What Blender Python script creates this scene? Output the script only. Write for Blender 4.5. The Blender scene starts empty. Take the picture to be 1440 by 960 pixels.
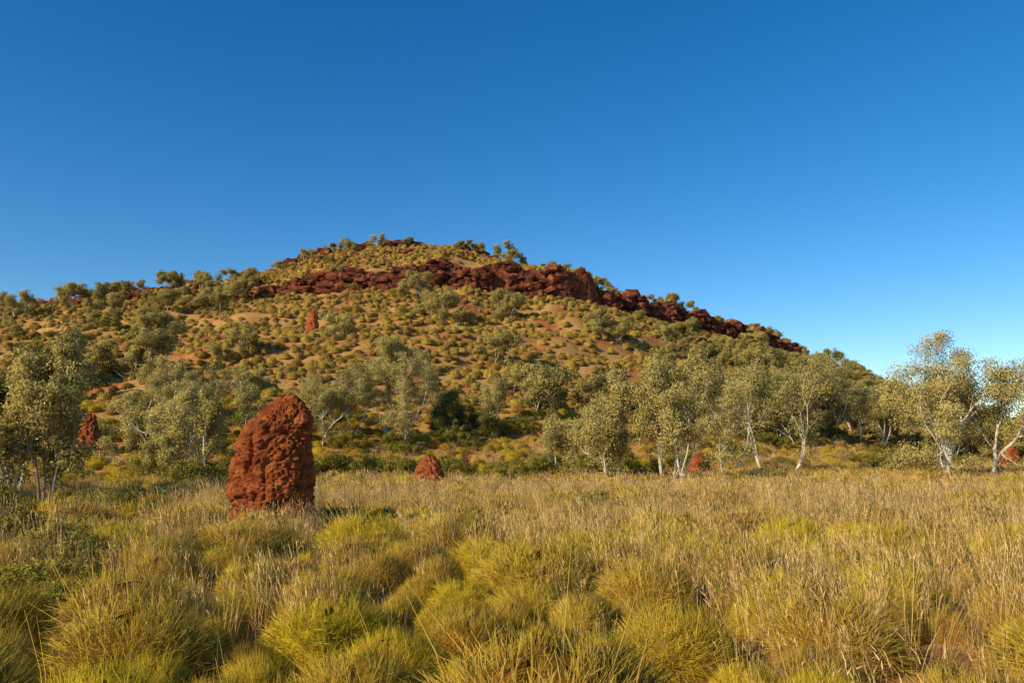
import bpy, bmesh, math, random
import numpy as np
from mathutils import Vector, noise as mn

S = bpy.context.scene
PI = math.pi
# ------------------------------------------------------------------ helpers
_T = np.random.RandomState(7).rand(256, 256)
def vnoise(x, y):
    x = np.asarray(x, float); y = np.asarray(y, float)
    xi = np.floor(x).astype(int); yi = np.floor(y).astype(int)
    fx = x - xi; fy = y - yi
    fx = fx*fx*(3-2*fx); fy = fy*fy*(3-2*fy)
    a = _T[xi & 255, yi & 255]; b = _T[(xi+1) & 255, yi & 255]
    c = _T[xi & 255, (yi+1) & 255]; d = _T[(xi+1) & 255, (yi+1) & 255]
    return (a*(1-fx)+b*fx)*(1-fy)+(c*(1-fx)+d*fx)*fy
def fbm(x, y, o=4):
    s = 0; a = 1; t = 0
    for i in range(o):
        s = s + a*(vnoise(x*2**i+17.3*i, y*2**i+5.1*i)*2-1); t += a; a *= .5
    return s/t
def sstep(a, b, x):
    t = np.clip((x-a)/(b-a), 0, 1); return t*t*(3-2*t)

def build_mesh(name, V, Q, mats, midx=None, attrs=None, smooth=False, nrm=None):
    V = np.asarray(V, np.float32); Q = np.asarray(Q, np.int32)
    me = bpy.data.meshes.new(name)
    me.vertices.add(len(V)); me.vertices.foreach_set('co', V.ravel())
    me.loops.add(Q.size); me.loops.foreach_set('vertex_index', Q.ravel())
    me.polygons.add(len(Q)); me.polygons.foreach_set('loop_start', np.arange(0, Q.size, Q.shape[1], dtype=np.int32))
    for m in mats: me.materials.append(m)
    if midx is not None: me.polygons.foreach_set('material_index', np.asarray(midx, np.int32))
    me.polygons.foreach_set('use_smooth', np.full(len(Q), smooth))
    me.update(calc_edges=True)
    if attrs:
        for k, v in attrs.items():
            a = me.attributes.new(k, 'FLOAT', 'POINT'); a.data.foreach_set('value', np.asarray(v, np.float32))
    if nrm is not None:
        a = me.attributes.new('clumpn', 'FLOAT_VECTOR', 'POINT'); a.data.foreach_set('vector', np.asarray(nrm, np.float32).ravel())
    return me
def add_obj(name, me, loc=(0, 0, 0), rz=0, sc=1, col=None):
    o = bpy.data.objects.new(name, me); o.location = loc; o.rotation_euler[2] = rz
    o.scale = (sc, sc, sc) if not hasattr(sc, '__len__') else sc
    (col or S.collection).objects.link(o); return o
def norm(a): return a/np.maximum(np.linalg.norm(a, axis=-1, keepdims=True), 1e-9)

# ------------------------------------------------------------------ materials
def newmat(name):
    m = bpy.data.materials.new(name); m.use_nodes = True; nt = m.node_tree; nt.nodes.clear()
    return m, nt, nt.nodes.new('ShaderNodeOutputMaterial')
def ramp(nt, src, stops):
    r = nt.nodes.new('ShaderNodeValToRGB'); e = r.color_ramp.elements
    while len(e) < len(stops): e.new(.5)
    for i, (p, c) in enumerate(stops):
        e[i].position = p; e[i].color = (*c, 1) if len(c) == 3 else c
    nt.links.new(src, r.inputs[0]); return r.outputs[0]
def mix(nt, f, a, b, mode='MIX'):
    n = nt.nodes.new('ShaderNodeMix'); n.data_type = 'RGBA'; n.blend_type = mode
    for s, v in ((n.inputs[0], f), (n.inputs[6], a), (n.inputs[7], b)):
        if isinstance(v, bpy.types.NodeSocket): nt.links.new(v, s)
        elif isinstance(v, (int, float)): s.default_value = v
        else: s.default_value = (*v, 1)
    return n.outputs[2]
def math_n(nt, op, a, b=None, c=None):
    n = nt.nodes.new('ShaderNodeMath'); n.operation = op
    for i, v in enumerate((a, b, c)):
        if v is None: continue
        if isinstance(v, bpy.types.NodeSocket): nt.links.new(v, n.inputs[i])
        else: n.inputs[i].default_value = v
    return n.outputs[0]
def attr(nt, n):
    a = nt.nodes.new('ShaderNodeAttribute'); a.attribute_name = n; return a.outputs['Fac']
def noise(nt, scale, detail=4, vec=None, rough=.6):
    n = nt.nodes.new('ShaderNodeTexNoise'); n.inputs['Scale'].default_value = scale
    n.inputs['Detail'].default_value = detail; n.inputs['Roughness'].default_value = rough
    if vec is not None: nt.links.new(vec, n.inputs['Vector'])
    return n.outputs['Fac']

def foliage_mat(name, base, tip, alt, transl=.3, dark=.55, patch=None, nmix=.7):
    m, nt, out = newmat(name)
    t = attr(nt, 't'); r = attr(nt, 'r')
    oi = nt.nodes.new('ShaderNodeObjectInfo')
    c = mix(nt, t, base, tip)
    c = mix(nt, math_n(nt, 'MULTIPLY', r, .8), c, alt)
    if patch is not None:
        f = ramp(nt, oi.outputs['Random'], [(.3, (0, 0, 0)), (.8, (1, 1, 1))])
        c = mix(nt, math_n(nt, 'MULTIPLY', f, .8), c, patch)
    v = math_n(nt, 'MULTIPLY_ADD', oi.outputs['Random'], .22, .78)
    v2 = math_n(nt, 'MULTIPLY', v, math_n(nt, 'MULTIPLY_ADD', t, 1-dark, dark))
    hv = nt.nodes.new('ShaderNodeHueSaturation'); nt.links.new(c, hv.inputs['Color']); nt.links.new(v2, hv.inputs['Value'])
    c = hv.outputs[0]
    an = nt.nodes.new('ShaderNodeAttribute'); an.attribute_name = 'clumpn'
    vt = nt.nodes.new('ShaderNodeVectorTransform'); vt.vector_type = 'NORMAL'; vt.convert_from = 'OBJECT'; vt.convert_to = 'WORLD'
    nt.links.new(an.outputs['Vector'], vt.inputs[0])
    geo = nt.nodes.new('ShaderNodeNewGeometry')
    mx = nt.nodes.new('ShaderNodeMix'); mx.data_type = 'VECTOR'; mx.inputs[0].default_value = nmix
    nt.links.new(geo.outputs['Normal'], mx.inputs[4]); nt.links.new(vt.outputs[0], mx.inputs[5])
    nz = nt.nodes.new('ShaderNodeVectorMath'); nz.operation = 'NORMALIZE'; nt.links.new(mx.outputs[1], nz.inputs[0])
    d = nt.nodes.new('ShaderNodeBsdfDiffuse'); nt.links.new(c, d.inputs[0]); nt.links.new(nz.outputs[0], d.inputs['Normal'])
    tr = nt.nodes.new('ShaderNodeBsdfTranslucent'); nt.links.new(c, tr.inputs[0])
    ms = nt.nodes.new('ShaderNodeMixShader'); ms.inputs[0].default_value = transl
    nt.links.new(d.outputs[0], ms.inputs[1]); nt.links.new(tr.outputs[0], ms.inputs[2])
    nt.links.new(ms.outputs[0], out.inputs[0]); return m

def rock_mat(name, stops, scale, bump, bscale, dist=.1):
    m, nt, out = newmat(name)
    geo = nt.nodes.new('ShaderNodeNewGeometry')
    mp = nt.nodes.new('ShaderNodeMapping'); mp.inputs['Scale'].default_value = (1, 1, 2.2)
    nt.links.new(geo.outputs['Position'], mp.inputs['Vector'])
    n1 = noise(nt, scale, 6, mp.outputs[0], .65)
    c = ramp(nt, n1, stops)
    p = nt.nodes.new('ShaderNodeBsdfPrincipled'); p.inputs['Roughness'].default_value = .95
    p.inputs['Specular IOR Level'].default_value = .15
    nt.links.new(c, p.inputs['Base Color'])
    b = nt.nodes.new('ShaderNodeBump'); b.inputs['Strength'].default_value = bump; b.inputs['Distance'].default_value = dist
    n2 = noise(nt, bscale, 6, geo.outputs['Position'], .7)
    nt.links.new(n2, b.inputs['Height']); nt.links.new(b.outputs[0], p.inputs['Normal'])
    nt.links.new(p.outputs[0], out.inputs[0]); return m

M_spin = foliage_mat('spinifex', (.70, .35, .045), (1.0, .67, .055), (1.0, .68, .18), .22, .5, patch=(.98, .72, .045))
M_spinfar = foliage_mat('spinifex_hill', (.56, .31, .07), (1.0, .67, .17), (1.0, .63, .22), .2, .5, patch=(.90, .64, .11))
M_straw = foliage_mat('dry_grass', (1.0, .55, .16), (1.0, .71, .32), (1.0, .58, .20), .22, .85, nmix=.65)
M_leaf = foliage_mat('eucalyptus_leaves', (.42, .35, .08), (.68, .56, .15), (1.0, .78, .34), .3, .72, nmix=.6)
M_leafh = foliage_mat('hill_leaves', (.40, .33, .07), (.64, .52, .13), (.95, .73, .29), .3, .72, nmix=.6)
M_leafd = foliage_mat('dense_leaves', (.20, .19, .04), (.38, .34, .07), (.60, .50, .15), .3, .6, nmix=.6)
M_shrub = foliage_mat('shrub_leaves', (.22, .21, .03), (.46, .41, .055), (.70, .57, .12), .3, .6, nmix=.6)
M_bark = rock_mat('white_gum_bark', [(.3, (.32, .24, .16)), (.42, (.62, .55, .45)), (.7, (.80, .74, .64))], 1.6, .3, 8, .02)
M_darkbark = rock_mat('brown_bark', [(.3, (.12, .09, .06)), (.7, (.35, .28, .2))], 3, .5, 12, .02)
M_mound = rock_mat('termite_earth', [(.25, (.12, .027, .010)), (.45, (.33, .078, .023)), (.62, (.52, .155, .042)), (.8, (.64, .24, .08))], 2.6, 1.0, 11, .14)
M_rock = rock_mat('red_ironstone', [(.34, (.03, .013, .012)), (.50, (.15, .043, .023)), (.62, (.34, .10, .042)), (.78, (.50, .23, .12))], .40, 1.0, 1.6, .5)

def ground_mat(name, hill):
    m, nt, out = newmat(name)
    geo = nt.nodes.new('ShaderNodeNewGeometry'); P = geo.outputs['Position']
    soil = ramp(nt, noise(nt, .5, 6, P, .7), [(.3, (.22, .06, .022)), (.5, (.40, .13, .045)), (.7, (.50, .20, .085))])
    litter = ramp(nt, noise(nt, 3., 6, P, .8), [(.35, (.30, .17, .05)), (.65, (.74, .46, .15))])
    f = ramp(nt, noise(nt, .13 if hill else .25, 6, P, .6), [(.35, (0, 0, 0)), (.56, (1, 1, 1))])
    c = mix(nt, math_n(nt, 'MULTIPLY', f, .82), soil, litter)
    if hill:
        rk = ramp(nt, noise(nt, .8, 6, P, .7), [(.3, (.04, .017, .013)), (.5, (.20, .058, .028)), (.7, (.38, .12, .05))])
        c = mix(nt, attr(nt, 'rock'), c, rk)
    p = nt.nodes.new('ShaderNodeBsdfPrincipled'); p.inputs['Roughness'].default_value = 1
    p.inputs['Specular IOR Level'].default_value = .05
    nt.links.new(c, p.inputs['Base Color'])
    b = nt.nodes.new('ShaderNodeBump'); b.inputs['Strength'].default_value = .8; b.inputs['Distance'].default_value = .25 if hill else .06
    nt.links.new(noise(nt, 1.5 if hill else 8, 6, P, .7), b.inputs['Height']); nt.links.new(b.outputs[0], p.inputs['Normal'])
    nt.links.new(p.outputs[0], out.inputs[0]); return m
M_ground = ground_mat('red_soil', False); M_hill = ground_mat('hill_soil', True)

# ------------------------------------------------------------------ terrain
def I(x, pts):
    p = np.array(pts, float); return np.interp(x, p[:, 0], p[:, 1])
def f_yf(x): return I(x, [(-400, 60), (-120, 40), (-40, 42), (-10, 50), (30, 66), (60, 96), (100, 150), (140, 220), (200, 280)])
def f_yc(x):
    b = I(x, [(-400, 230), (-150, 188), (-60, 182), (-21, 178), (13, 185), (38, 206), (98, 262), (118, 280), (200, 340)])
    return b + 5*fbm(x/16, x*0+3.3, 3) + 1.0*fbm(x/2.5, x*0+9.3, 2)
HS = .965
def f_zc(x): return HS*I(x, [(-420, 0), (-260, 20), (-180, 29), (-122, 34), (-97, 36.5), (-46, 38.2), (-21, 39.0), (13, 38.4), (38, 36.1), (98, 31), (118, 25.5), (140, 14), (172, 0)])
def f_ch(x): return np.maximum(I(x, [(-420, 0), (-180, 1), (-90, 1.0), (-60, 1.6), (-42, 3.0), (-25, 3.2), (-15, 4.6), (8, 5.0), (60, 4.4), (98, 3.2), (118, 2), (135, .5), (172, 0)])*(1+.95*fbm(x/8, x*0+1, 3)), 0)
def f_T(x): return .99*I(x, [(-420, 0), (-260, 24), (-177, 32), (-139, 38.5), (-110, 43), (-91, 45.5), (-75, 48.5), (-64, 52.5), (-52, 56), (-36, 57), (-23, 57), (-11, 55.6), (0, 53), (11, 50), (26, 46), (44, 42), (82, 37.5), (109, 33), (125, 26), (150, 10), (180, 0)])
RD = 34.
def H(x, y):
    x = np.asarray(x, float); y = np.asarray(y, float)
    yf, yc, zc, ch, T = f_yf(x), f_yc(x), f_zc(x), f_ch(x), f_T(x)
    t = (y-yf)/(yc-yf); tc = np.clip(t, 0, 1)
    h = zc*tc**1.3
    st = 5.5; k = h/st + .25*fbm(x/30, y/30, 2)
    fr = k-np.floor(k); bench = (sstep(.25, .75, fr)-fr)*st*.45
    h = h + bench*sstep(.15, .4, tc)*(1-sstep(.93, 1, tc))
    h = h + ch*sstep(0, 1.3, y-yc)
    s = (y-yc-1.3)/RD
    h = h + np.maximum(T-zc-ch, 0)*np.clip(s, 0, 1)**.9
    h = h*(1-sstep(1.2, 9, s)) 
    m = sstep(0, .2, tc)*np.clip(zc/20, 0, 1)
    h = h + m*(1.9*fbm(x/22, y/22, 4)*(1-.7*sstep(.9, 1, tc)) + .5*fbm(x/4, y/4, 3))
    h = h + .14*fbm(x/7+40, y/7, 3)*sstep(2, 10, y)
    return h

xs = np.concatenate([np.linspace(-5000, -320, 14)[:-1], np.arange(-320, -150, 2.5), np.arange(-150, 150, .7), np.arange(150, 240, 2.5), np.linspace(240, 5000, 14)])
yf, yc = f_yf(xs), f_yc(xs)
cols = []
def seg(a, b, n): 
    for k in range(n): cols.append(a+(b-a)*k/n)
one = np.ones_like(xs)
seg(-3000*one, -40*one, 6); seg(-40*one, 4*one, 10); seg(4*one, yf, 60); seg(yf, yc-2, 120)
seg(yc-2, yc+3, 26); seg(yc+3, yc+RD+8, 34); seg(yc+RD+8, yc+400, 24); seg(yc+400, 9000*one, 12); cols.append(9000*one)
Y = np.stack(cols, 0); X = np.broadcast_to(xs, Y.shape).copy()
Z = H(X, Y)
YC = np.broadcast_to(yc, Y.shape)
cl = sstep(-1.5, 0, Y-YC)*(1-sstep(1.4, 2.6, Y-YC))*np.clip(f_ch(X)/3, 0, 1)
rocka = np.clip(cl*1.3, 0, 1)
pn = fbm(X/9, Y/5, 4)
rocka = np.maximum(rocka, sstep(.22, .38, pn)*sstep(-6, 0, Y-YC)*.9)
rocka = np.maximum(rocka, sstep(.26, .42, fbm(X/16+9, Y/4, 4))*sstep(8, 20, Z)*.75)
Yd = Y + cl*(1.4*fbm(X/1.3, Z/.9, 3) + .9*fbm(X/4, Z/.5, 2))
nr, nc = Y.shape
V = np.stack([X, Yd, Z], -1).reshape(-1, 3)
idx = np.arange(nr*nc).reshape(nr, nc)
Q = np.stack([idx[:-1, :-1], idx[:-1, 1:], idx[1:, 1:], idx[1:, :-1]], -1).reshape(-1, 4)
tcell = ((Y-f_yf(X)) > 0) & (Y < YC+380) & (np.abs(X) < 420) & (X < 175)
tq = tcell.reshape(-1)[Q].all(1)
for nm, sel, mat in (('ground', ~tq, M_ground), ('rocky_hill', tq, M_hill)):
    q = Q[sel]; u, inv = np.unique(q, return_inverse=True)
    me = build_mesh(nm, V[u], inv.reshape(-1, 4), [mat], attrs={'rock': rocka.reshape(-1)[u]}, smooth=True)
    add_obj(nm, me)

# ------------------------------------------------------------------ scatter (geometry nodes)
def make_coll(name, meshes):
    c = bpy.data.collections.new(name)
    for i, me in enumerate(meshes):
        c.objects.link(bpy.data.objects.new('%s_%02d' % (name, i), me))
    return c
def scatter(name, coll, n_var, P, rz, sc, tilt=.0, seed=0, idx=None):
    rs = np.random.RandomState(seed); N = len(P)
    me = bpy.data.meshes.new(name); me.vertices.add(N); me.vertices.foreach_set('co', np.asarray(P, np.float32).ravel())
    rot = np.stack([rs.normal(0, tilt, N) if tilt else np.zeros(N), rs.normal(0, tilt, N) if tilt else np.zeros(N), rz], -1)
    sc = np.asarray(sc); 
    if sc.ndim == 1: sc = np.stack([sc]*3, -1)
    for k, v in (('rot', rot), ('scl', sc)):
        a = me.attributes.new(k, 'FLOAT_VECTOR', 'POINT'); a.data.foreach_set('vector', v.astype(np.float32).ravel())
    a = me.attributes.new('idx', 'INT', 'POINT'); a.data.foreach_set('value', (idx if idx is not None else rs.randint(0, n_var, N)).astype(np.int32))
    o = add_obj(name, me)
    ng = bpy.data.node_groups.new(name, 'GeometryNodeTree')
    ng.interface.new_socket('Geometry', in_out='INPUT', socket_type='NodeSocketGeometry')
    ng.interface.new_socket('Geometry', in_out='OUTPUT', socket_type='NodeSocketGeometry')
    N_ = ng.nodes; L = ng.links
    gi = N_.new('NodeGroupInput'); go = N_.new('NodeGroupOutput')
    ci = N_.new('GeometryNodeCollectionInfo'); ci.inputs['Collection'].default_value = coll
    ci.inputs['Separate Children'].default_value = True; ci.inputs['Reset Children'].default_value = True
    ip = N_.new('GeometryNodeInstanceOnPoints'); ip.inputs['Pick Instance'].default_value = True
    def na(n, t):
        a = N_.new('GeometryNodeInputNamedAttribute'); a.data_type = t; a.inputs['Name'].default_value = n; return a.outputs['Attribute']
    L.new(gi.outputs[0], ip.inputs['Points']); L.new(ci.outputs[0], ip.inputs['Instance'])
    L.new(na('idx', 'INT'), ip.inputs['Instance Index'])
    L.new(na('rot', 'FLOAT_VECTOR'), ip.inputs['Rotation']); L.new(na('scl', 'FLOAT_VECTOR'), ip.inputs['Scale'])
    L.new(ip.outputs[0], go.inputs[0])
    md = o.modifiers.new('scatter', 'NODES'); md.node_group = ng
    return o

# ------------------------------------------------------------------ grass meshes
def blades(P0, P1, P2, w, rs):
    n = len(P0); d = norm(P2-P0); side = norm(np.cross(d, rs.normal(0, 1, (n, 3))))
    w = np.asarray(w).reshape(-1, 1)
    V = np.stack([P0-side*w, P0+side*w, P1-side*w*.8, P1+side*w*.8, P2-side*w*.25, P2+side*w*.25], 1).reshape(-1, 3)
    b = np.arange(n)[:, None]*6
    Q = np.stack([b+[0, 1, 3, 2], b+[2, 3, 5, 4]], 1).reshape(-1, 4)
    t = np.tile([0, 0, .5, .5, 1, 1], n); r = np.repeat(rs.rand(n), 6)
    return V, Q, t, r
def merge(parts):
    Vs, Qs, ts, rr, off = [], [], [], [], 0
    for V, Q, t, r in parts:
        Vs.append(V); Qs.append(Q+off); ts.append(t); rr.append(r); off += len(V)
    return np.concatenate(Vs), np.concatenate(Qs), np.concatenate(ts), np.concatenate(rr)
def hummock(seed, n, w, mat, stalks=0, core=True, hgt=.62, name='spinifex_clump', kz=(.88, 1.03), shag=.026):
    rs = np.random.RandomState(seed)
    ph = rs.rand(4)*6.28
    def dome(az, el, k):
        lump = 1+.12*np.sin(2*az+ph[0])+.10*np.sin(3*az+ph[1])+.06*np.sin(5*az+ph[2]+el*3)
        R = .62*lump*k
        return np.stack([np.cos(az)*np.cos(el)**.75*R, np.sin(az)*np.cos(el)**.75*R, np.sin(el)*hgt*k*(1+.08*np.sin(4*az+ph[3]))], -1)
    az = rs.rand(n)*2*PI; el = np.arcsin(rs.rand(n)**.9)
    k1 = rs.uniform(*kz, n)+.14*rs.rand(n)**7
    k0 = rs.uniform(.58, .8, n)
    P2 = dome(az+rs.normal(0, .10, n), np.clip(el+rs.normal(0, .08, n), -.05, 1.57), k1)
    P0 = dome(az, el*.9, k0); P1 = (P0+P2)/2+rs.normal(0, .010, (n, 3)); P1[:, 2] += .012
    P2 += rs.normal(0, shag, (n, 3))
    parts = [blades(P0, P1, P2, rs.uniform(.7, 1.2, n)*w, rs)]
    if stalks:
        m = stalks; a = rs.rand(m)*6.28; rad = rs.rand(m)**.5*.4
        Q0 = np.stack([np.cos(a)*rad, np.sin(a)*rad, np.full(m, .2)], -1)
        out = rs.uniform(.1, .5, m)[:, None]*np.stack([np.cos(a), np.sin(a), 0*a], -1)
        Q2 = Q0+out; Q2[:, 2] = rs.uniform(.6, 1.0, m); Q1 = (Q0+Q2)/2-out*.12
        v, q, t, r = blades(Q0, Q1, Q2, w*.75, rs); parts.append((v, q, t*.3+.9, r*0+1))
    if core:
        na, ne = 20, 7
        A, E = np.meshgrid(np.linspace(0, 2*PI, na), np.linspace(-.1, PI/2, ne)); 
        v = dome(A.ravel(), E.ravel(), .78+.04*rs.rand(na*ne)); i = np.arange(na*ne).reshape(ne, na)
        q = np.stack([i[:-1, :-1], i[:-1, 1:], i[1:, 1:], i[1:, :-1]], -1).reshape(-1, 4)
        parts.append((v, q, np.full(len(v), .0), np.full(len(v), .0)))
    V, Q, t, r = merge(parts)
    N = norm(V*[1, 1, 1.0]+[0, 0, .02])
    jit = np.repeat(rs.normal(0, .22, (len(V)//2+1, 3)), 2, 0)[:len(V)]
    return build_mesh(name, V, Q, [mat], attrs={'t': t, 'r': r}, nrm=norm(N+jit))
def strawtuft(seed, n, w, mat, rad=.22, hh=(.40, .85)):
    rs = np.random.RandomState(seed)
    a = rs.rand(n)*6.28; rr = rs.rand(n)**.5*rad
    P0 = np.stack([np.cos(a)*rr, np.sin(a)*rr, np.zeros(n)-.05], -1)
    h = rs.uniform(*hh, n)
    lean = np.stack([np.cos(a), np.sin(a)], -1)*rs.uniform(0, .28, n)[:, None]*h[:, None]+rs.normal(0, .09, (n, 2))+[.05, .02]
    P2 = P0.copy(); P2[:, :2] += lean; P2[:, 2] = h
    P1 = P0+(P2-P0)*.55; P1[:, :2] -= lean*.15
    v = [blades(P0, P1, P2, rs.uniform(.7, 1.1, n)*w, rs)]
    ks = 3; fr = np.tile(np.linspace(.78, 1., ks), n)
    B0 = np.repeat(P1, ks, 0)+(np.repeat(P2-P1, ks, 0))*fr[:, None]
    D = norm(np.repeat(P2-P1, ks, 0))*.05+rs.normal(0, .017, (n*ks, 3))
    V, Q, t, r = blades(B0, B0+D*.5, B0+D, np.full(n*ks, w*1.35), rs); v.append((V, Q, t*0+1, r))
    m = n; a = rs.rand(m)*6.28; rr = rs.rand(m)**.5*rad
    P0 = np.stack([np.cos(a)*rr, np.sin(a)*rr, np.zeros(m)-.03], -1)
    o = np.stack([np.cos(a), np.sin(a), 0*a], -1)*rs.uniform(.08, .3, m)[:, None]
    P2 = P0+o; P2[:, 2] = rs.uniform(.1, .4, m); P1 = (P0+P2)/2; P1[:, 2] += .08
    V, Q, t, r = blades(P0, P1, P2, w*1.3, rs); v.append((V, Q, t*.6, r))
    V, Q, t, r = merge(v)
    N = norm(V*[1, 1, 0]+[0, 0, rad*.9])+rs.normal(0, .15, V.shape)
    return build_mesh('dry_grass_tuft', V, Q, [mat], attrs={'t': t, 'r': r}, nrm=norm(N))

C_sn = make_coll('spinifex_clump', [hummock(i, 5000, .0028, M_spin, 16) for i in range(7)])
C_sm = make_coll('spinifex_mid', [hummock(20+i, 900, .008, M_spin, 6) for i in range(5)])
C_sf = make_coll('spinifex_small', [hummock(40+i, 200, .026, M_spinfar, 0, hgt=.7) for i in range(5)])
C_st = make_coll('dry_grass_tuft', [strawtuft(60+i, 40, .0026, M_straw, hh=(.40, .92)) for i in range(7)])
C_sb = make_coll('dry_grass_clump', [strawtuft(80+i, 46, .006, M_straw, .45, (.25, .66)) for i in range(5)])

# ------------------------------------------------------------------ mound positions (used to keep grass clear)
MOUNDS = [(-5.63, 19.1, 1.0), (-29.5, 56, 1.2), (-4.15, 40.5, 1.0), (12.6, 54.5, 1.1), (42.0, 68, 1.4), (-33.5, 132, 1.4)]
BARE = [(3.9, 7.4, .55), (-3.1, 18.8, .8), (1.6, 24, .8)]
def clear(x, y, pad=0):
    ok = np.ones(len(x), bool)
    for a, b, r in MOUNDS+BARE: ok &= (x-a)**2+(y-b)**2 > (r+pad)**2
    return ok
def glade(x, y):
    ok = np.ones(len(x), bool)
    for a, b, r in MOUNDS:
        ok &= ~((np.abs(x-a*y/b) < r+1.6) & (y < b+3) & (y > b-45))
    return ok
R = np.random.RandomState(11)
cx = R.uniform(-34, 34, 50000); cy = R.uniform(2.5, 34, 50000); cr = R.uniform(.8, 1.8, 50000); cr[8000:] *= .5
k = (np.abs(cx) < .72*cy+4); cx, cy, cr = cx[k], cy[k], cr[k]
ok = clear(cx, cy, .35); cx, cy, cr = cx[ok], cy[ok], cr[ok]
ax = np.empty(0); ay = np.empty(0); ar = np.empty(0)
for x, y, r in zip(cx, cy, cr):
    if x*x+y*y < 5.2**2: continue
    if len(ax) and (((ax-x)**2+(ay-y)**2) < (.53*(ar+r))**2).any(): continue
    ax = np.append(ax, x); ay = np.append(ay, y); ar = np.append(ar, r)
near = ay < 16
def put(name, coll, nv, x, y, s, sz, seed, tilt=.05):
    P = np.stack([x, y, H(x, y)-.03], -1); rs = np.random.RandomState(seed)
    return scatter(name, coll, nv, P, rs.rand(len(x))*6.28, np.stack([s, s, sz], -1), tilt, seed)
szf = (.38+.58*ar)*R.uniform(.75, 1.15, len(ar))
put('spinifex_grass', C_sn, 7, ax[near], ay[near], ar[near], szf[near], 1)
put('spinifex_grass', C_sm, 5, ax[~near], ay[~near], ar[~near], szf[~near]*.85, 2)
def jgrid(x0, x1, y0, y1, sp, seed):
    rs = np.random.RandomState(seed)
    gx, gy = np.meshgrid(np.arange(x0, x1, sp), np.arange(y0, y1, sp)); gx = gx.ravel(); gy = gy.ravel()
    return gx+rs.uniform(-.5, .5, len(gx))*sp, gy+rs.uniform(-.5, .5, len(gy))*sp, rs
x, y, rs = jgrid(-80, 85, 34, 82, 1.5, 5); k = (np.abs(x) < .7*y+6) & clear(x, y, .3); x, y = x[k], y[k]
s = rs.uniform(.6, 1.4, len(x)); put('spinifex_grass', C_sm, 5, x, y, s, s*rs.uniform(.6, .9, len(x)), 3)
# hill hummocks
x, y, rs = jgrid(-215, 190, 80, 330, 1.55, 6)
k = (np.abs(x) < .7*y+10) & clear(x, y, .3) & (y < f_yc(x)+RD+14); x, y = x[k], y[k]
k = fbm(x/11, y/7, 3)+rs.uniform(-.35, .35, len(x)) > -.45; k &= ~((y-f_yc(x) > -1.2) & (y-f_yc(x) < 1.2) & (f_ch(x) > 2.0)); x, y = x[k], y[k]
s = rs.uniform(.6, 1.5, len(x)); put('hillside_spinifex', C_sf, 5, x, y, s, s*rs.uniform(.8, 1.15, len(x)), 4)
# dry grass
x, y, rs = jgrid(-32, 32, 4, 32, .43, 8)
k = (np.abs(x) < .72*y+3) & (x*x+y*y > 5.0**2) & clear(x, y, -.15)
u = x/y
dn = .9*fbm(x/3+8, y/3+2, 3)+.32*sstep(11, 22, y)+.012*x-.10+.38*sstep(.15, .35, u)*sstep(16, 9, y)+.25*sstep(-.1, -.3, u)*sstep(8, 10, y)*sstep(20, 15, y)-.3*np.exp(-((u+.12)/.2)**2)*sstep(14, 9, y)
k &= (dn+rs.uniform(-.3, .3, len(x)) > .08); x, y = x[k], y[k]
s = rs.uniform(.6, 1.1, len(x)); put('dry_grass', C_st, 7, x, y, s, s*rs.uniform(.8, 1.2, len(x)), 5, .09)
x, y, rs = jgrid(-75, 80, 30, 85, .95, 9)
k = (np.abs(x) < .7*y+6) & clear(x, y, 0)
dn = .8*fbm(x/12+8, y/7+2, 3)+.010*x-.5*sstep(0, 18, y-f_yf(x))
k &= (dn+rs.uniform(-.4, .4, len(x)) > -.12); x, y = x[k], y[k]
s = rs.uniform(.7, 1.2, len(x)); put('dry_grass', C_sb, 5, x, y, s, s*rs.uniform(.75, 1.15, len(x)), 6, .08)

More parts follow.
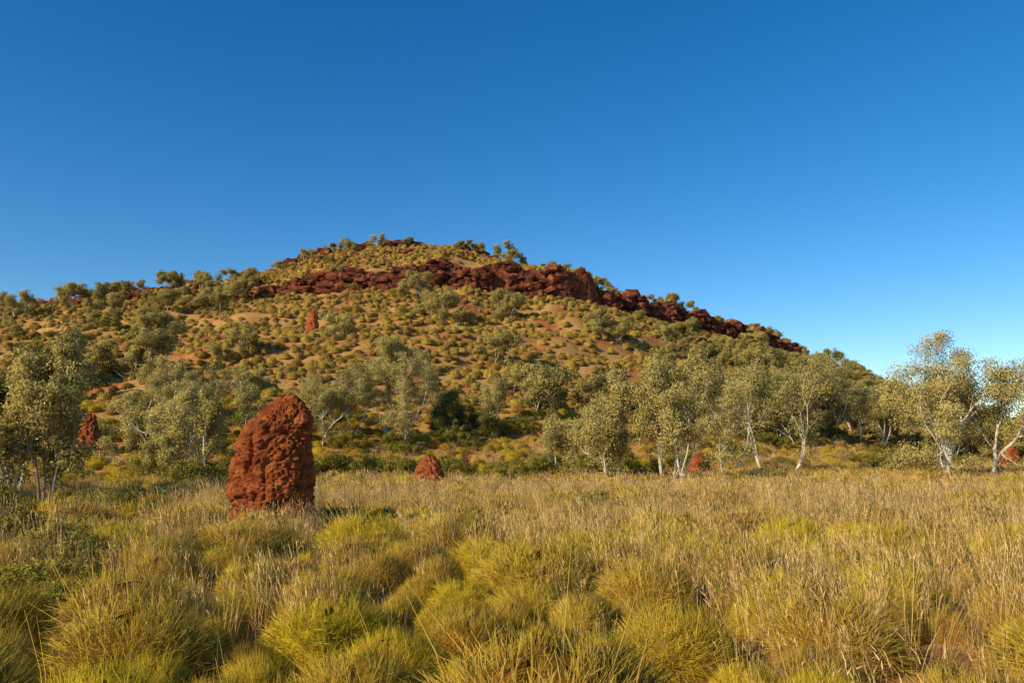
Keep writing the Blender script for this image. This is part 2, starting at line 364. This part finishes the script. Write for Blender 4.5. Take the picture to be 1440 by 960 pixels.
# ------------------------------------------------------------------ trees
def tube(pts, rad, sides):
    pts = np.array(pts); n = len(pts)
    d = norm(np.gradient(pts, axis=0)); ref = np.array([.31, .17, .93]) if abs(d[0][2]) < .8 else np.array([1., .1, 0])
    u = norm(np.cross(d, ref)); v = np.cross(d, u)
    a = np.linspace(0, 2*PI, sides, endpoint=False)
    ring = pts[:, None]+(np.cos(a)[None, :, None]*u[:, None]+np.sin(a)[None, :, None]*v[:, None])*np.array(rad)[:, None, None]
    i = np.arange(n*sides).reshape(n, sides); j = np.roll(i, -1, 1)
    Q = np.stack([i[:-1], j[:-1], j[1:], i[1:]], -1).reshape(-1, 4)
    return ring.reshape(-1, 3), Q
def tree_mesh(name, seed, height, width, stems=3, levels=4, nleaf=80, ll=.14, lw=.026, clump=.46, r0=.13, leaf=None, bark=None, spread=.35, bare=.32):
    rs = np.random.RandomState(seed); segs = []; terms = []
    def grow(p, d, L, r, lev):
        n = 5; pts = [p.copy()]; 
        for i in range(n):
            d = norm(d+rs.normal(0, .15, 3)+np.array([0, 0, .05])); p = p+d*L/n; pts.append(p.copy())
        segs.append((pts, np.linspace(r, r*.62, n+1), 7 if lev < 2 else 4))
        if lev >= levels-1:
            terms.append(pts[-1]); 
            if lev == levels: terms.append(pts[3])
            elif levels > 3: terms.append(pts[2])
        if lev == levels: return
        for j in range(3 if rs.rand() < .45 else 2):
            pr = norm(np.cross(d, rs.normal(0, 1, 3)))
            grow(pts[-1], norm(d+pr*rs.uniform(.45, .95)), L*rs.uniform(.58, .85), r*.58*rs.uniform(.75, 1), lev+1)
        if lev > 0 and rs.rand() < .6:
            pr = norm(np.cross(d, rs.normal(0, 1, 3))); grow(pts[2], norm(d*.6+pr), L*.6, r*.4, min(lev+2, levels))
    for s_ in range(stems):
        a = 2*PI*(s_+rs.uniform(-.3, .3))/stems+seed
        d = norm(np.array([math.cos(a)*spread, math.sin(a)*spread, 1.]))
        grow(np.array([math.cos(a)*.12, math.sin(a)*.12, -.15])*[.6, .6, 1], d, bare, r0/height*(rs.uniform(.7, 1)), 0)
    T = np.array(terms)
    mid = (T[:, :2].max(0)+T[:, :2].min(0))/4+T[:, :2].mean(0)/2; zt = T[:, 2].mean()
    def shear(P):
        P = np.array(P); f = np.clip(P[:, 2:3]/zt, 0, 1.2); P[:, :2] -= mid*f*.85; return P
    T = shear(T)
    kz = (height-clump*.5)/np.percentile(T[:, 2], 97); kx = (width/2-clump*.5)/np.percentile(np.abs(T[:, :2]), 92)
    K = np.array([kx, kx, kz]); T = T*K
    vs, qs, mi, ts, rr, ns, off = [], [], [], [], [], [], 0
    for pts, rad, sd in segs:
        v, q = tube(shear(pts)*K, rad*height, sd); vs.append(v); qs.append(q+off); off += len(v)
        mi.append(np.zeros(len(q))); ts.append(np.zeros(len(v))); rr.append(np.zeros(len(v))); ns.append(np.zeros((len(v), 3)))
    nt_ = len(T); cnt = nt_*nleaf
    cr = np.repeat(rs.uniform(.6, 1.2, nt_)*clump, nleaf)[:, None]
    off3 = norm(rs.normal(0, 1, (cnt, 3)))*(rs.rand(cnt, 1)**.45)*cr*[1, 1, .62]
    C = np.repeat(T, nleaf, 0)+off3
    A = norm(rs.normal(0, .8, (cnt, 3))+[0, 0, -.55]); W = norm(np.cross(A, rs.normal(0, 1, (cnt, 3))))
    l = rs.uniform(.7, 1.3, (cnt, 1))*ll; w = rs.uniform(.7, 1.3, (cnt, 1))*lw
    v = np.stack([C, C+A*l*.45+W*w, C+A*l, C+A*l*.45-W*w], 1).reshape(-1, 3)
    q = np.arange(cnt*4).reshape(-1, 4)+off
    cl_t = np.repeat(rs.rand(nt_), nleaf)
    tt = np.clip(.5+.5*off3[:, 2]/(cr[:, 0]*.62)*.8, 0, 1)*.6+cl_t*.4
    cen = np.array([T[:, 0].mean(), T[:, 1].mean(), T[:, 2].mean()*.85])
    nn = norm(norm(off3/cr)*.9+norm(C-cen)*.6+rs.normal(0, .35, (cnt, 3)))
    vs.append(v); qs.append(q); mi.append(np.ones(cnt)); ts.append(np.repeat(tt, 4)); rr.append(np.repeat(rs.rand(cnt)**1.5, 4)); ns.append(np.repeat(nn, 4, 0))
    return build_mesh(name, np.concatenate(vs), np.concatenate(qs), [bark or M_bark, leaf or M_leaf], np.concatenate(mi), {'t': np.concatenate(ts), 'r': np.concatenate(rr)}, nrm=np.concatenate(ns))

TREES = [
 (26.9, 48, 7.7, 9.8, 5, 131, dict(spread=.7, nleaf=100, r0=.19, bare=.22, clump=.76)),
 (7.8, 43, 6.5, 6.2, 4, 102, dict(spread=.38, r0=.12, nleaf=85, bare=.18, clump=.58)),
 (16.4, 56, 7.8, 8.8, 4, 103, dict(spread=.5, r0=.18, bare=.18, clump=.72)),
 (5.3, 56, 4.4, 5.6, 3, 104, dict(spread=.6, bare=.16, clump=.58)),
 (-14, 64, 6.0, 6.4, 3, 105, dict(bare=.2, clump=.6)),
 (-9.2, 66, 7.0, 6.8, 3, 106, dict(bare=.18, clump=.64)),
 (-4.4, 70, 4.0, 5.6, 4, 107, dict(spread=.7, bare=.15, clump=.55, leaf=M_leafd)),
 (-24.5, 60, 5.8, 6.8, 3, 108, dict(spread=.5, bare=.22, clump=.6)),
 (-15.6, 42, 5.2, 4.6, 3, 109, dict(r0=.09, bare=.22)),
 (-15.2, 26.4, 5.6, 2.8, 4, 110, dict(r0=.08, nleaf=60, spread=.25, bare=.5, bark=M_darkbark, clump=.42)),
 (-18.6, 28.5, 6.2, 5.2, 3, 111, dict(nleaf=130, bare=.16, leaf=M_leafd, clump=.62)),
 (-1.6, 76, 4.4, 2.4, 2, 112, dict(nleaf=40)),
 (32, 84, 8.0, 8.4, 3, 113, dict(bare=.18, clump=.7)),
 (38.5, 86, 7.0, 7.6, 3, 114, dict(bare=.18, clump=.7)),
 (45, 84, 6.6, 7.8, 3, 115, dict(bare=.18, clump=.7)),
 (24, 80, 7.0, 8.0, 3, 116, dict(bare=.18, clump=.7)),
 (52, 72, 6.8, 7.4, 3, 117, dict(bare=.18, clump=.65)),
 (-21, 50, 5.0, 6, 3, 118, dict(spread=.6, bare=.2)),
 (-30, 68, 5.6, 6.4, 3, 121, dict(spread=.5, bare=.2, clump=.6)),
 (-12.5, 1.0, 4.8, 4.4, 3, 122, dict(spread=.4, bare=.2, nleaf=70, clump=.5)),  # added out of view to the left, its shadow darkens the bottom-left foreground
]
for x, y, h, w, st, sd, op in TREES:
    me = tree_mesh('eucalyptus_tree', sd, h, w, st, **op)
    add_obj('eucalyptus_tree', me, (x, y, float(H(x, y))-.02))
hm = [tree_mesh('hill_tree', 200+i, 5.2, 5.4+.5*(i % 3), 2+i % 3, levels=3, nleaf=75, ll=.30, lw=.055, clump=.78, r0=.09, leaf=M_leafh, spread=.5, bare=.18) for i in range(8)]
C_ht = make_coll('hill_eucalyptus', hm)
rs = np.random.RandomState(33)
N = 2600; x = rs.uniform(-200, 175, N); y = rs.uniform(78, 330, N)
yc_ = f_yc(x); t = (y-f_yf(x))/(yc_-f_yf(x))
dn = .13+.48*sstep(0, 50, x-(y-90)*.15)+.28*np.exp(-((x+75)**2/900+(y-165)**2/500))+.2*sstep(.45, .1, t)+.22*fbm(x/18, y/18, 2)
dn *= np.where((t > .4) & (t < .9) & (x < 10), .9, 1)*np.where((t > .86) & (t < 1) & (x > -50), .45, 1)*np.where(t > 1, .7, 1)
k = (rs.rand(N) < dn*.88) & (np.abs(x) < .7*y+12) & (y < yc_+RD+4) & (np.abs(y-yc_) > 1.5) & (y > 74) & (t > -.6) & glade(x, y)
x, y = x[k], y[k]; s = rs.uniform(.5, 1.3, len(x))
ex = np.array([(-138, 210), (-91, 214), (-86, 205), (-76, 212), (-73, 214), (-63, 210), (-56, 212), (-50, 213), (-45, 211), (-13, 210), (-9, 212), (0, 212), (3, 214), (10, 214), (15, 217), (22, 220), (-96, 190), (-80, 172), (-66, 170), (-60, 160), (-70, 155), (88, 290), (98, 295), (106, 296), (114, 298), (72, 275), (60, 265), (50, 250), (-36, 209), (-28, 211)], float)
x = np.append(x, ex[:, 0]); y = np.append(y, ex[:, 1]); s = np.append(s, rs.uniform(.55, 1.0, len(ex)))
P = np.stack([x, y, H(x, y)-.1], -1)
scatter('hillside_eucalyptus_trees', C_ht, 8, P, rs.rand(len(x))*6.28, np.stack([s*rs.uniform(.9, 1.25, len(x)), s*rs.uniform(.9, 1.25, len(x)), s*rs.uniform(.75, 1.0, len(x))], -1), .05, 12)
N = 700; x = rs.uniform(40, 420, N); y = rs.uniform(90, 500, N); k = (x < .75*y+15) & (x > .42*y) & (H(x, y) < 4); x, y = x[k], y[k]
s = rs.uniform(.8, 1.4, len(x)); P = np.stack([x, y, H(x, y)-.1], -1)
scatter('distant_woodland', C_ht, 8, P, rs.rand(len(x))*6.28, s, .05, 13)

# shrubs
sh = [tree_mesh('shrub', 300+i, 1.0, 1.9, 8, levels=2, nleaf=42, ll=.075, lw=.015, clump=.18, r0=.022, leaf=M_shrub, bark=M_darkbark, spread=1.1) for i in range(4)]
C_sh = make_coll('shrub_bush', sh)
SH = [(-9.2, 14.6, .9), (-7.5, 13.8, .8), (-6.6, 12.6, .7), (-10.4, 13.4, .9), (-12.9, 19, 1.2), (-11.8, 17.5, 1.0), (-14.4, 21, 1.2), (-5.3, 13.2, .6), (-5.9, 10.6, .7), (-5.0, 9.6, .6), (1.6, 24, .8), (6.6, 34, 1.3), (8.8, 33, 1.2), (2.6, 25, .8), (8, 20.5, .6), (14.3, 20, .8), (10.4, 14.6, .5), (12, 17, .6), (-17, 36, 1.7), (-14.5, 37, 1.5), (-16, 34, 1.2), (-13, 41, 1.3), (-12, 24, .8)]
shp = [(float(a), float(b), c) for a, b, c in SH]
for i in range(120):
    a = rs.uniform(-48, 8); b = rs.uniform(42, 74)
    if abs(a) < .7*b: shp.append((a, b, rs.uniform(.7, 1.7)))
for i in range(50):
    a = rs.uniform(0, 50); b = rs.uniform(60, 90); shp.append((a, b, rs.uniform(.6, 1.5)))
shp = np.array(shp); k = clear(shp[:, 0], shp[:, 1], .4) & (glade(shp[:, 0], shp[:, 1]) | (shp[:, 1] < 33)); shp = shp[k]
P = np.stack([shp[:, 0], shp[:, 1], H(shp[:, 0], shp[:, 1])-.05], -1)
scatter('green_shrubs', C_sh, 4, P, rs.rand(len(P))*6.28, shp[:, 2], .05, 14)
N = 420; x = rs.uniform(-200, 170, N); y = rs.uniform(80, 300, N); k = (np.abs(x) < .7*y+12) & (y < f_yc(x)+RD) & (fbm(x/14+4, y/14, 2) > -.1) & glade(x, y); x, y = x[k], y[k]
scatter('hillside_shrubs', C_sh, 4, np.stack([x, y, H(x, y)-.05], -1), rs.rand(len(x))*6.28, rs.uniform(.9, 2.2, len(x)), .05, 15)

# ------------------------------------------------------------------ rocks
def rock(seed):
    rr_ = random.Random(seed); bm = bmesh.new()
    for i in range(26):
        p = [rr_.uniform(-1, 1) for _ in range(3)]
        m = max(abs(c) for c in p); p = [c/m**.7 for c in p]
        bm.verts.new((p[0]*.6, p[1]*.45, p[2]*.38))
    bmesh.ops.convex_hull(bm, input=bm.verts)
    for v in [v for v in bm.verts if not v.link_faces]: bm.verts.remove(v)
    bmesh.ops.subdivide_edges(bm, edges=bm.edges, cuts=2, use_grid_fill=True)
    for v in bm.verts: v.co += Vector(mn.noise_vector(v.co*3+Vector((seed, 0, 0))))*.06
    bmesh.ops.triangulate(bm, faces=bm.faces)
    me = bpy.data.meshes.new('ironstone_rock'); bm.to_mesh(me); bm.free(); me.materials.append(M_rock); return me
C_rk = make_coll('ironstone_rock', [rock(i) for i in range(7)])
rx, ry, rz_, rsx = [], [], [], []
def addr(x, y, z, s): rx.append(x); ry.append(y); rz_.append(z); rsx.append(s)
xx = np.arange(-130, 122, .55)
chh = f_ch(xx); ycc = f_yc(xx)
for x, c, yy in zip(xx, chh, ycc):
    gap = vnoise(np.array([x/5.]), np.array([.5]))[0]
    n = int(c/1.5+.4) if gap > .42 or x > 30 else 0
    for j in range(n):
        f = rs.rand(); zz = float(H(x, yy-.3))+c*f
        addr(x+rs.uniform(-.5, .5), yy+f*1.0-.15+rs.uniform(-.6, .3), zz, rs.uniform(.7, 2.9))
    if rs.rand() < .45 and c > .8: d = rs.uniform(1, 10); addr(x, yy-d, float(H(x, yy-d)), rs.uniform(.4, 1.8))
for (x0, x1, yo, n, sm) in [(-62, -38, 33.5, 100, 2.8), (-36, -18, 34, 100, 2.6), (-16, -2, 33.5, 60, 2.2), (-132, -84, 32, 260, 3.2), (-130, -60, 6, 120, 2.4), (-72, -62, 30, 15, 1.6), (-60, 0, 20, 45, 1.6), (0, 40, 33, 30, 1.5)]:
    for i in range(n):
        x = rs.uniform(x0, x1)
        if vnoise(np.array([x/3.]), np.array([yo]))[0] < .42: continue
        y = float(f_yc(np.array(x)))+yo+rs.normal(0, 1.6); addr(x, y, float(H(x, y))+rs.uniform(-.1, .9), rs.uniform(.6, sm))
for i in range(420):
    x = rs.uniform(-150, 110); y = rs.uniform(95, 215)
    if y < float(f_yc(np.array(x)))+30 and abs(x) < .7*y: addr(x, y, float(H(x, y)), rs.uniform(.25, 1.0))
rsx = np.array(rsx)
scatter('ironstone_boulders', C_rk, 7, np.stack([rx, ry, rz_], -1), rs.normal(0, .5, len(rx)), np.stack([rsx*rs.uniform(.9, 1.5, len(rsx)), rsx, rsx*rs.uniform(.6, 1.1, len(rsx))], -1), .12, 16)

# ------------------------------------------------------------------ termite mounds
PROF = [(-.3, -1.04, 1.06), (.35, -.98, 1.0), (.85, -.99, .95), (1.25, -.97, .90), (1.65, -.90, .84), (2.05, -.76, .82), (2.35, -.60, .79), (2.6, -.42, .69), (2.8, -.25, .54), (2.95, -.10, .36), (3.03, .04, .22), (3.08, .12, .13)]
PROF2 = [(-.3, -1.15, 1.2), (.2, -1.05, 1.1), (.8, -.98, 1.0), (1.4, -.85, .82), (2.0, -.62, .66), (2.5, -.42, .45), (2.85, -.22, .24), (3.0, -.08, .1), (3.05, 0, .01)]
PROF3 = [(-.3, -1.5, 1.4), (.4, -1.45, 1.5), (1.0, -1.35, 1.35), (1.7, -1.15, 1.05), (2.3, -.8, .8), (2.7, -.5, .5), (2.95, -.2, .3), (3.05, 0, .06)]
def mound(loc, prof, scale, seed, nu, nv, rz=0, amp=1.0, bigk=.13):
    p = np.array(prof, float); s = np.concatenate([[0], np.cumsum(np.hypot(np.diff(p[:, 0]), np.diff(p[:, 2])))])
    s /= s[-1]; v = np.linspace(0, 1, nv)
    z, L, Rr = (np.interp(v, s, p[:, i]) for i in range(3))
    for _ in range(int(nv/14)):
        for a in (z, L, Rr): a[1:-1] = (a[:-2]+2*a[1:-1]+a[2:])/4
    th = np.linspace(0, 2*PI, nu, endpoint=False); a = (Rr-L)/2; c = (Rr+L)/2
    X = c[:, None]+a[:, None]*np.cos(th); Yy = a[:, None]*.85*np.sin(th); Zz = np.broadcast_to(z[:, None], X.shape)
    V = np.stack([X, Yy, Zz], -1).reshape(-1, 3)
    i = np.arange(nu*nv).reshape(nv, nu); j = np.roll(i, -1, 1)
    Q = np.stack([i[:-1], j[:-1], j[1:], i[1:]], -1).reshape(-1, 4)
    me = build_mesh('termite_mound', V, Q, [M_mound], smooth=True)
    nn = np.empty(len(V)*3, np.float32); me.vertices.foreach_get('normal', nn); nn = nn.reshape(-1, 3)
    o = Vector((seed*3.7, seed*1.3, seed*.7)); out = np.empty_like(V)
    for k in range(len(V)):
        q = Vector(V[k])+o
        w = Vector(mn.noise_vector(q*1.4))*.35
        big = mn.fractal(Vector((q.x, q.y, q.z*.7))*.95+w, 1, 2, 3)
        groove = max(0, 1-abs(mn.noise(Vector(((q.x+w.x)*1.3+q.z*.55, (q.y+w.y)*1.3, (q.z+w.z)*.75))))*3.2)
        g2 = max(0, 1-abs(mn.noise(Vector((q.x*2.3-q.z*.9+7, q.y*2.3, q.z*1.6))+w))*4)
        F = mn.voronoi((q+w*.5)*3.4)[0]; lump = .5-F[0]
        F2 = mn.voronoi(q*9)[0]; l2 = .5-F2[0]
        d = bigk*big-.17*groove**2-.09*g2**2+.06*lump+.06*l2+.045*mn.noise(q*17)+.035*mn.noise(q*31)
        d *= amp; out[k] = V[k]+nn[k]*d
    me.vertices.foreach_set('co', out.astype(np.float32).ravel()); me.update()
    return add_obj('termite_mound', me, (loc[0], loc[1], float(H(loc[0], loc[1]))-.05), rz, scale)
mound((-5.63, 19.1), PROF, (1.10, 1.06, 1.13), 1, 220, 250, bigk=.07)
mound((-29.5, 56), PROF2, (.95, .95, .95), 2, 70, 80)
mound((-4.15, 40.5), PROF3, (.60, .60, .60), 3, 80, 80)
mound((12.6, 54.5), PROF3, (.62, .62, .56), 4, 60, 60, 2.5)
mound((42.0, 68), PROF3, (.80, .80, .80), 5, 60, 60, 1.0)
mound((-33.5, 132), PROF2, (1.25, 1.25, 1.3), 6, 50, 50)

# ------------------------------------------------------------------ light, sky, camera
tosun = Vector((-.79, -.61, 0)).normalized(); el = math.radians(28)
D = Vector((tosun.x*math.cos(el), tosun.y*math.cos(el), math.sin(el)))
sd = bpy.data.lights.new('sun', 'SUN'); sd.energy = 5; sd.angle = math.radians(.53); sd.color = (1, .86, .58)
so = bpy.data.objects.new('sun', sd); S.collection.objects.link(so); so.rotation_euler = D.to_track_quat('Z', 'Y').to_euler(); so.location = (-40, -30, 40)
w = bpy.data.worlds.new('World'); S.world = w; w.use_nodes = True; nt = w.node_tree; nt.nodes.clear()
sk = nt.nodes.new('ShaderNodeTexSky'); sk.sky_type = 'NISHITA'; sk.sun_disc = False
sk.sun_elevation = el; sk.sun_rotation = math.atan2(tosun.x, tosun.y) % (2*PI)
sk.air_density = 1.0; sk.dust_density = .1; sk.ozone_density = 2.6; sk.altitude = 900
hs = nt.nodes.new('ShaderNodeHueSaturation'); hs.inputs['Saturation'].default_value = 1.38; hs.inputs['Hue'].default_value = .501
bg = nt.nodes.new('ShaderNodeBackground'); bg.inputs[1].default_value = .145
wo = nt.nodes.new('ShaderNodeOutputWorld')
nt.links.new(sk.outputs[0], hs.inputs['Color']); nt.links.new(hs.outputs[0], bg.inputs[0]); nt.links.new(bg.outputs[0], wo.inputs[0])

cam = bpy.data.cameras.new('camera'); cam.lens = 28; cam.sensor_width = 36; cam.clip_end = 20000
co = bpy.data.objects.new('camera', cam); S.collection.objects.link(co)
co.location = (0, 0, 2.1+float(H(0., 0.))); co.rotation_euler = (math.radians(90+7.4), 0, 0)
S.camera = co
S.view_settings.view_transform = 'Standard'; S.view_settings.look = 'None'; S.view_settings.exposure = 0
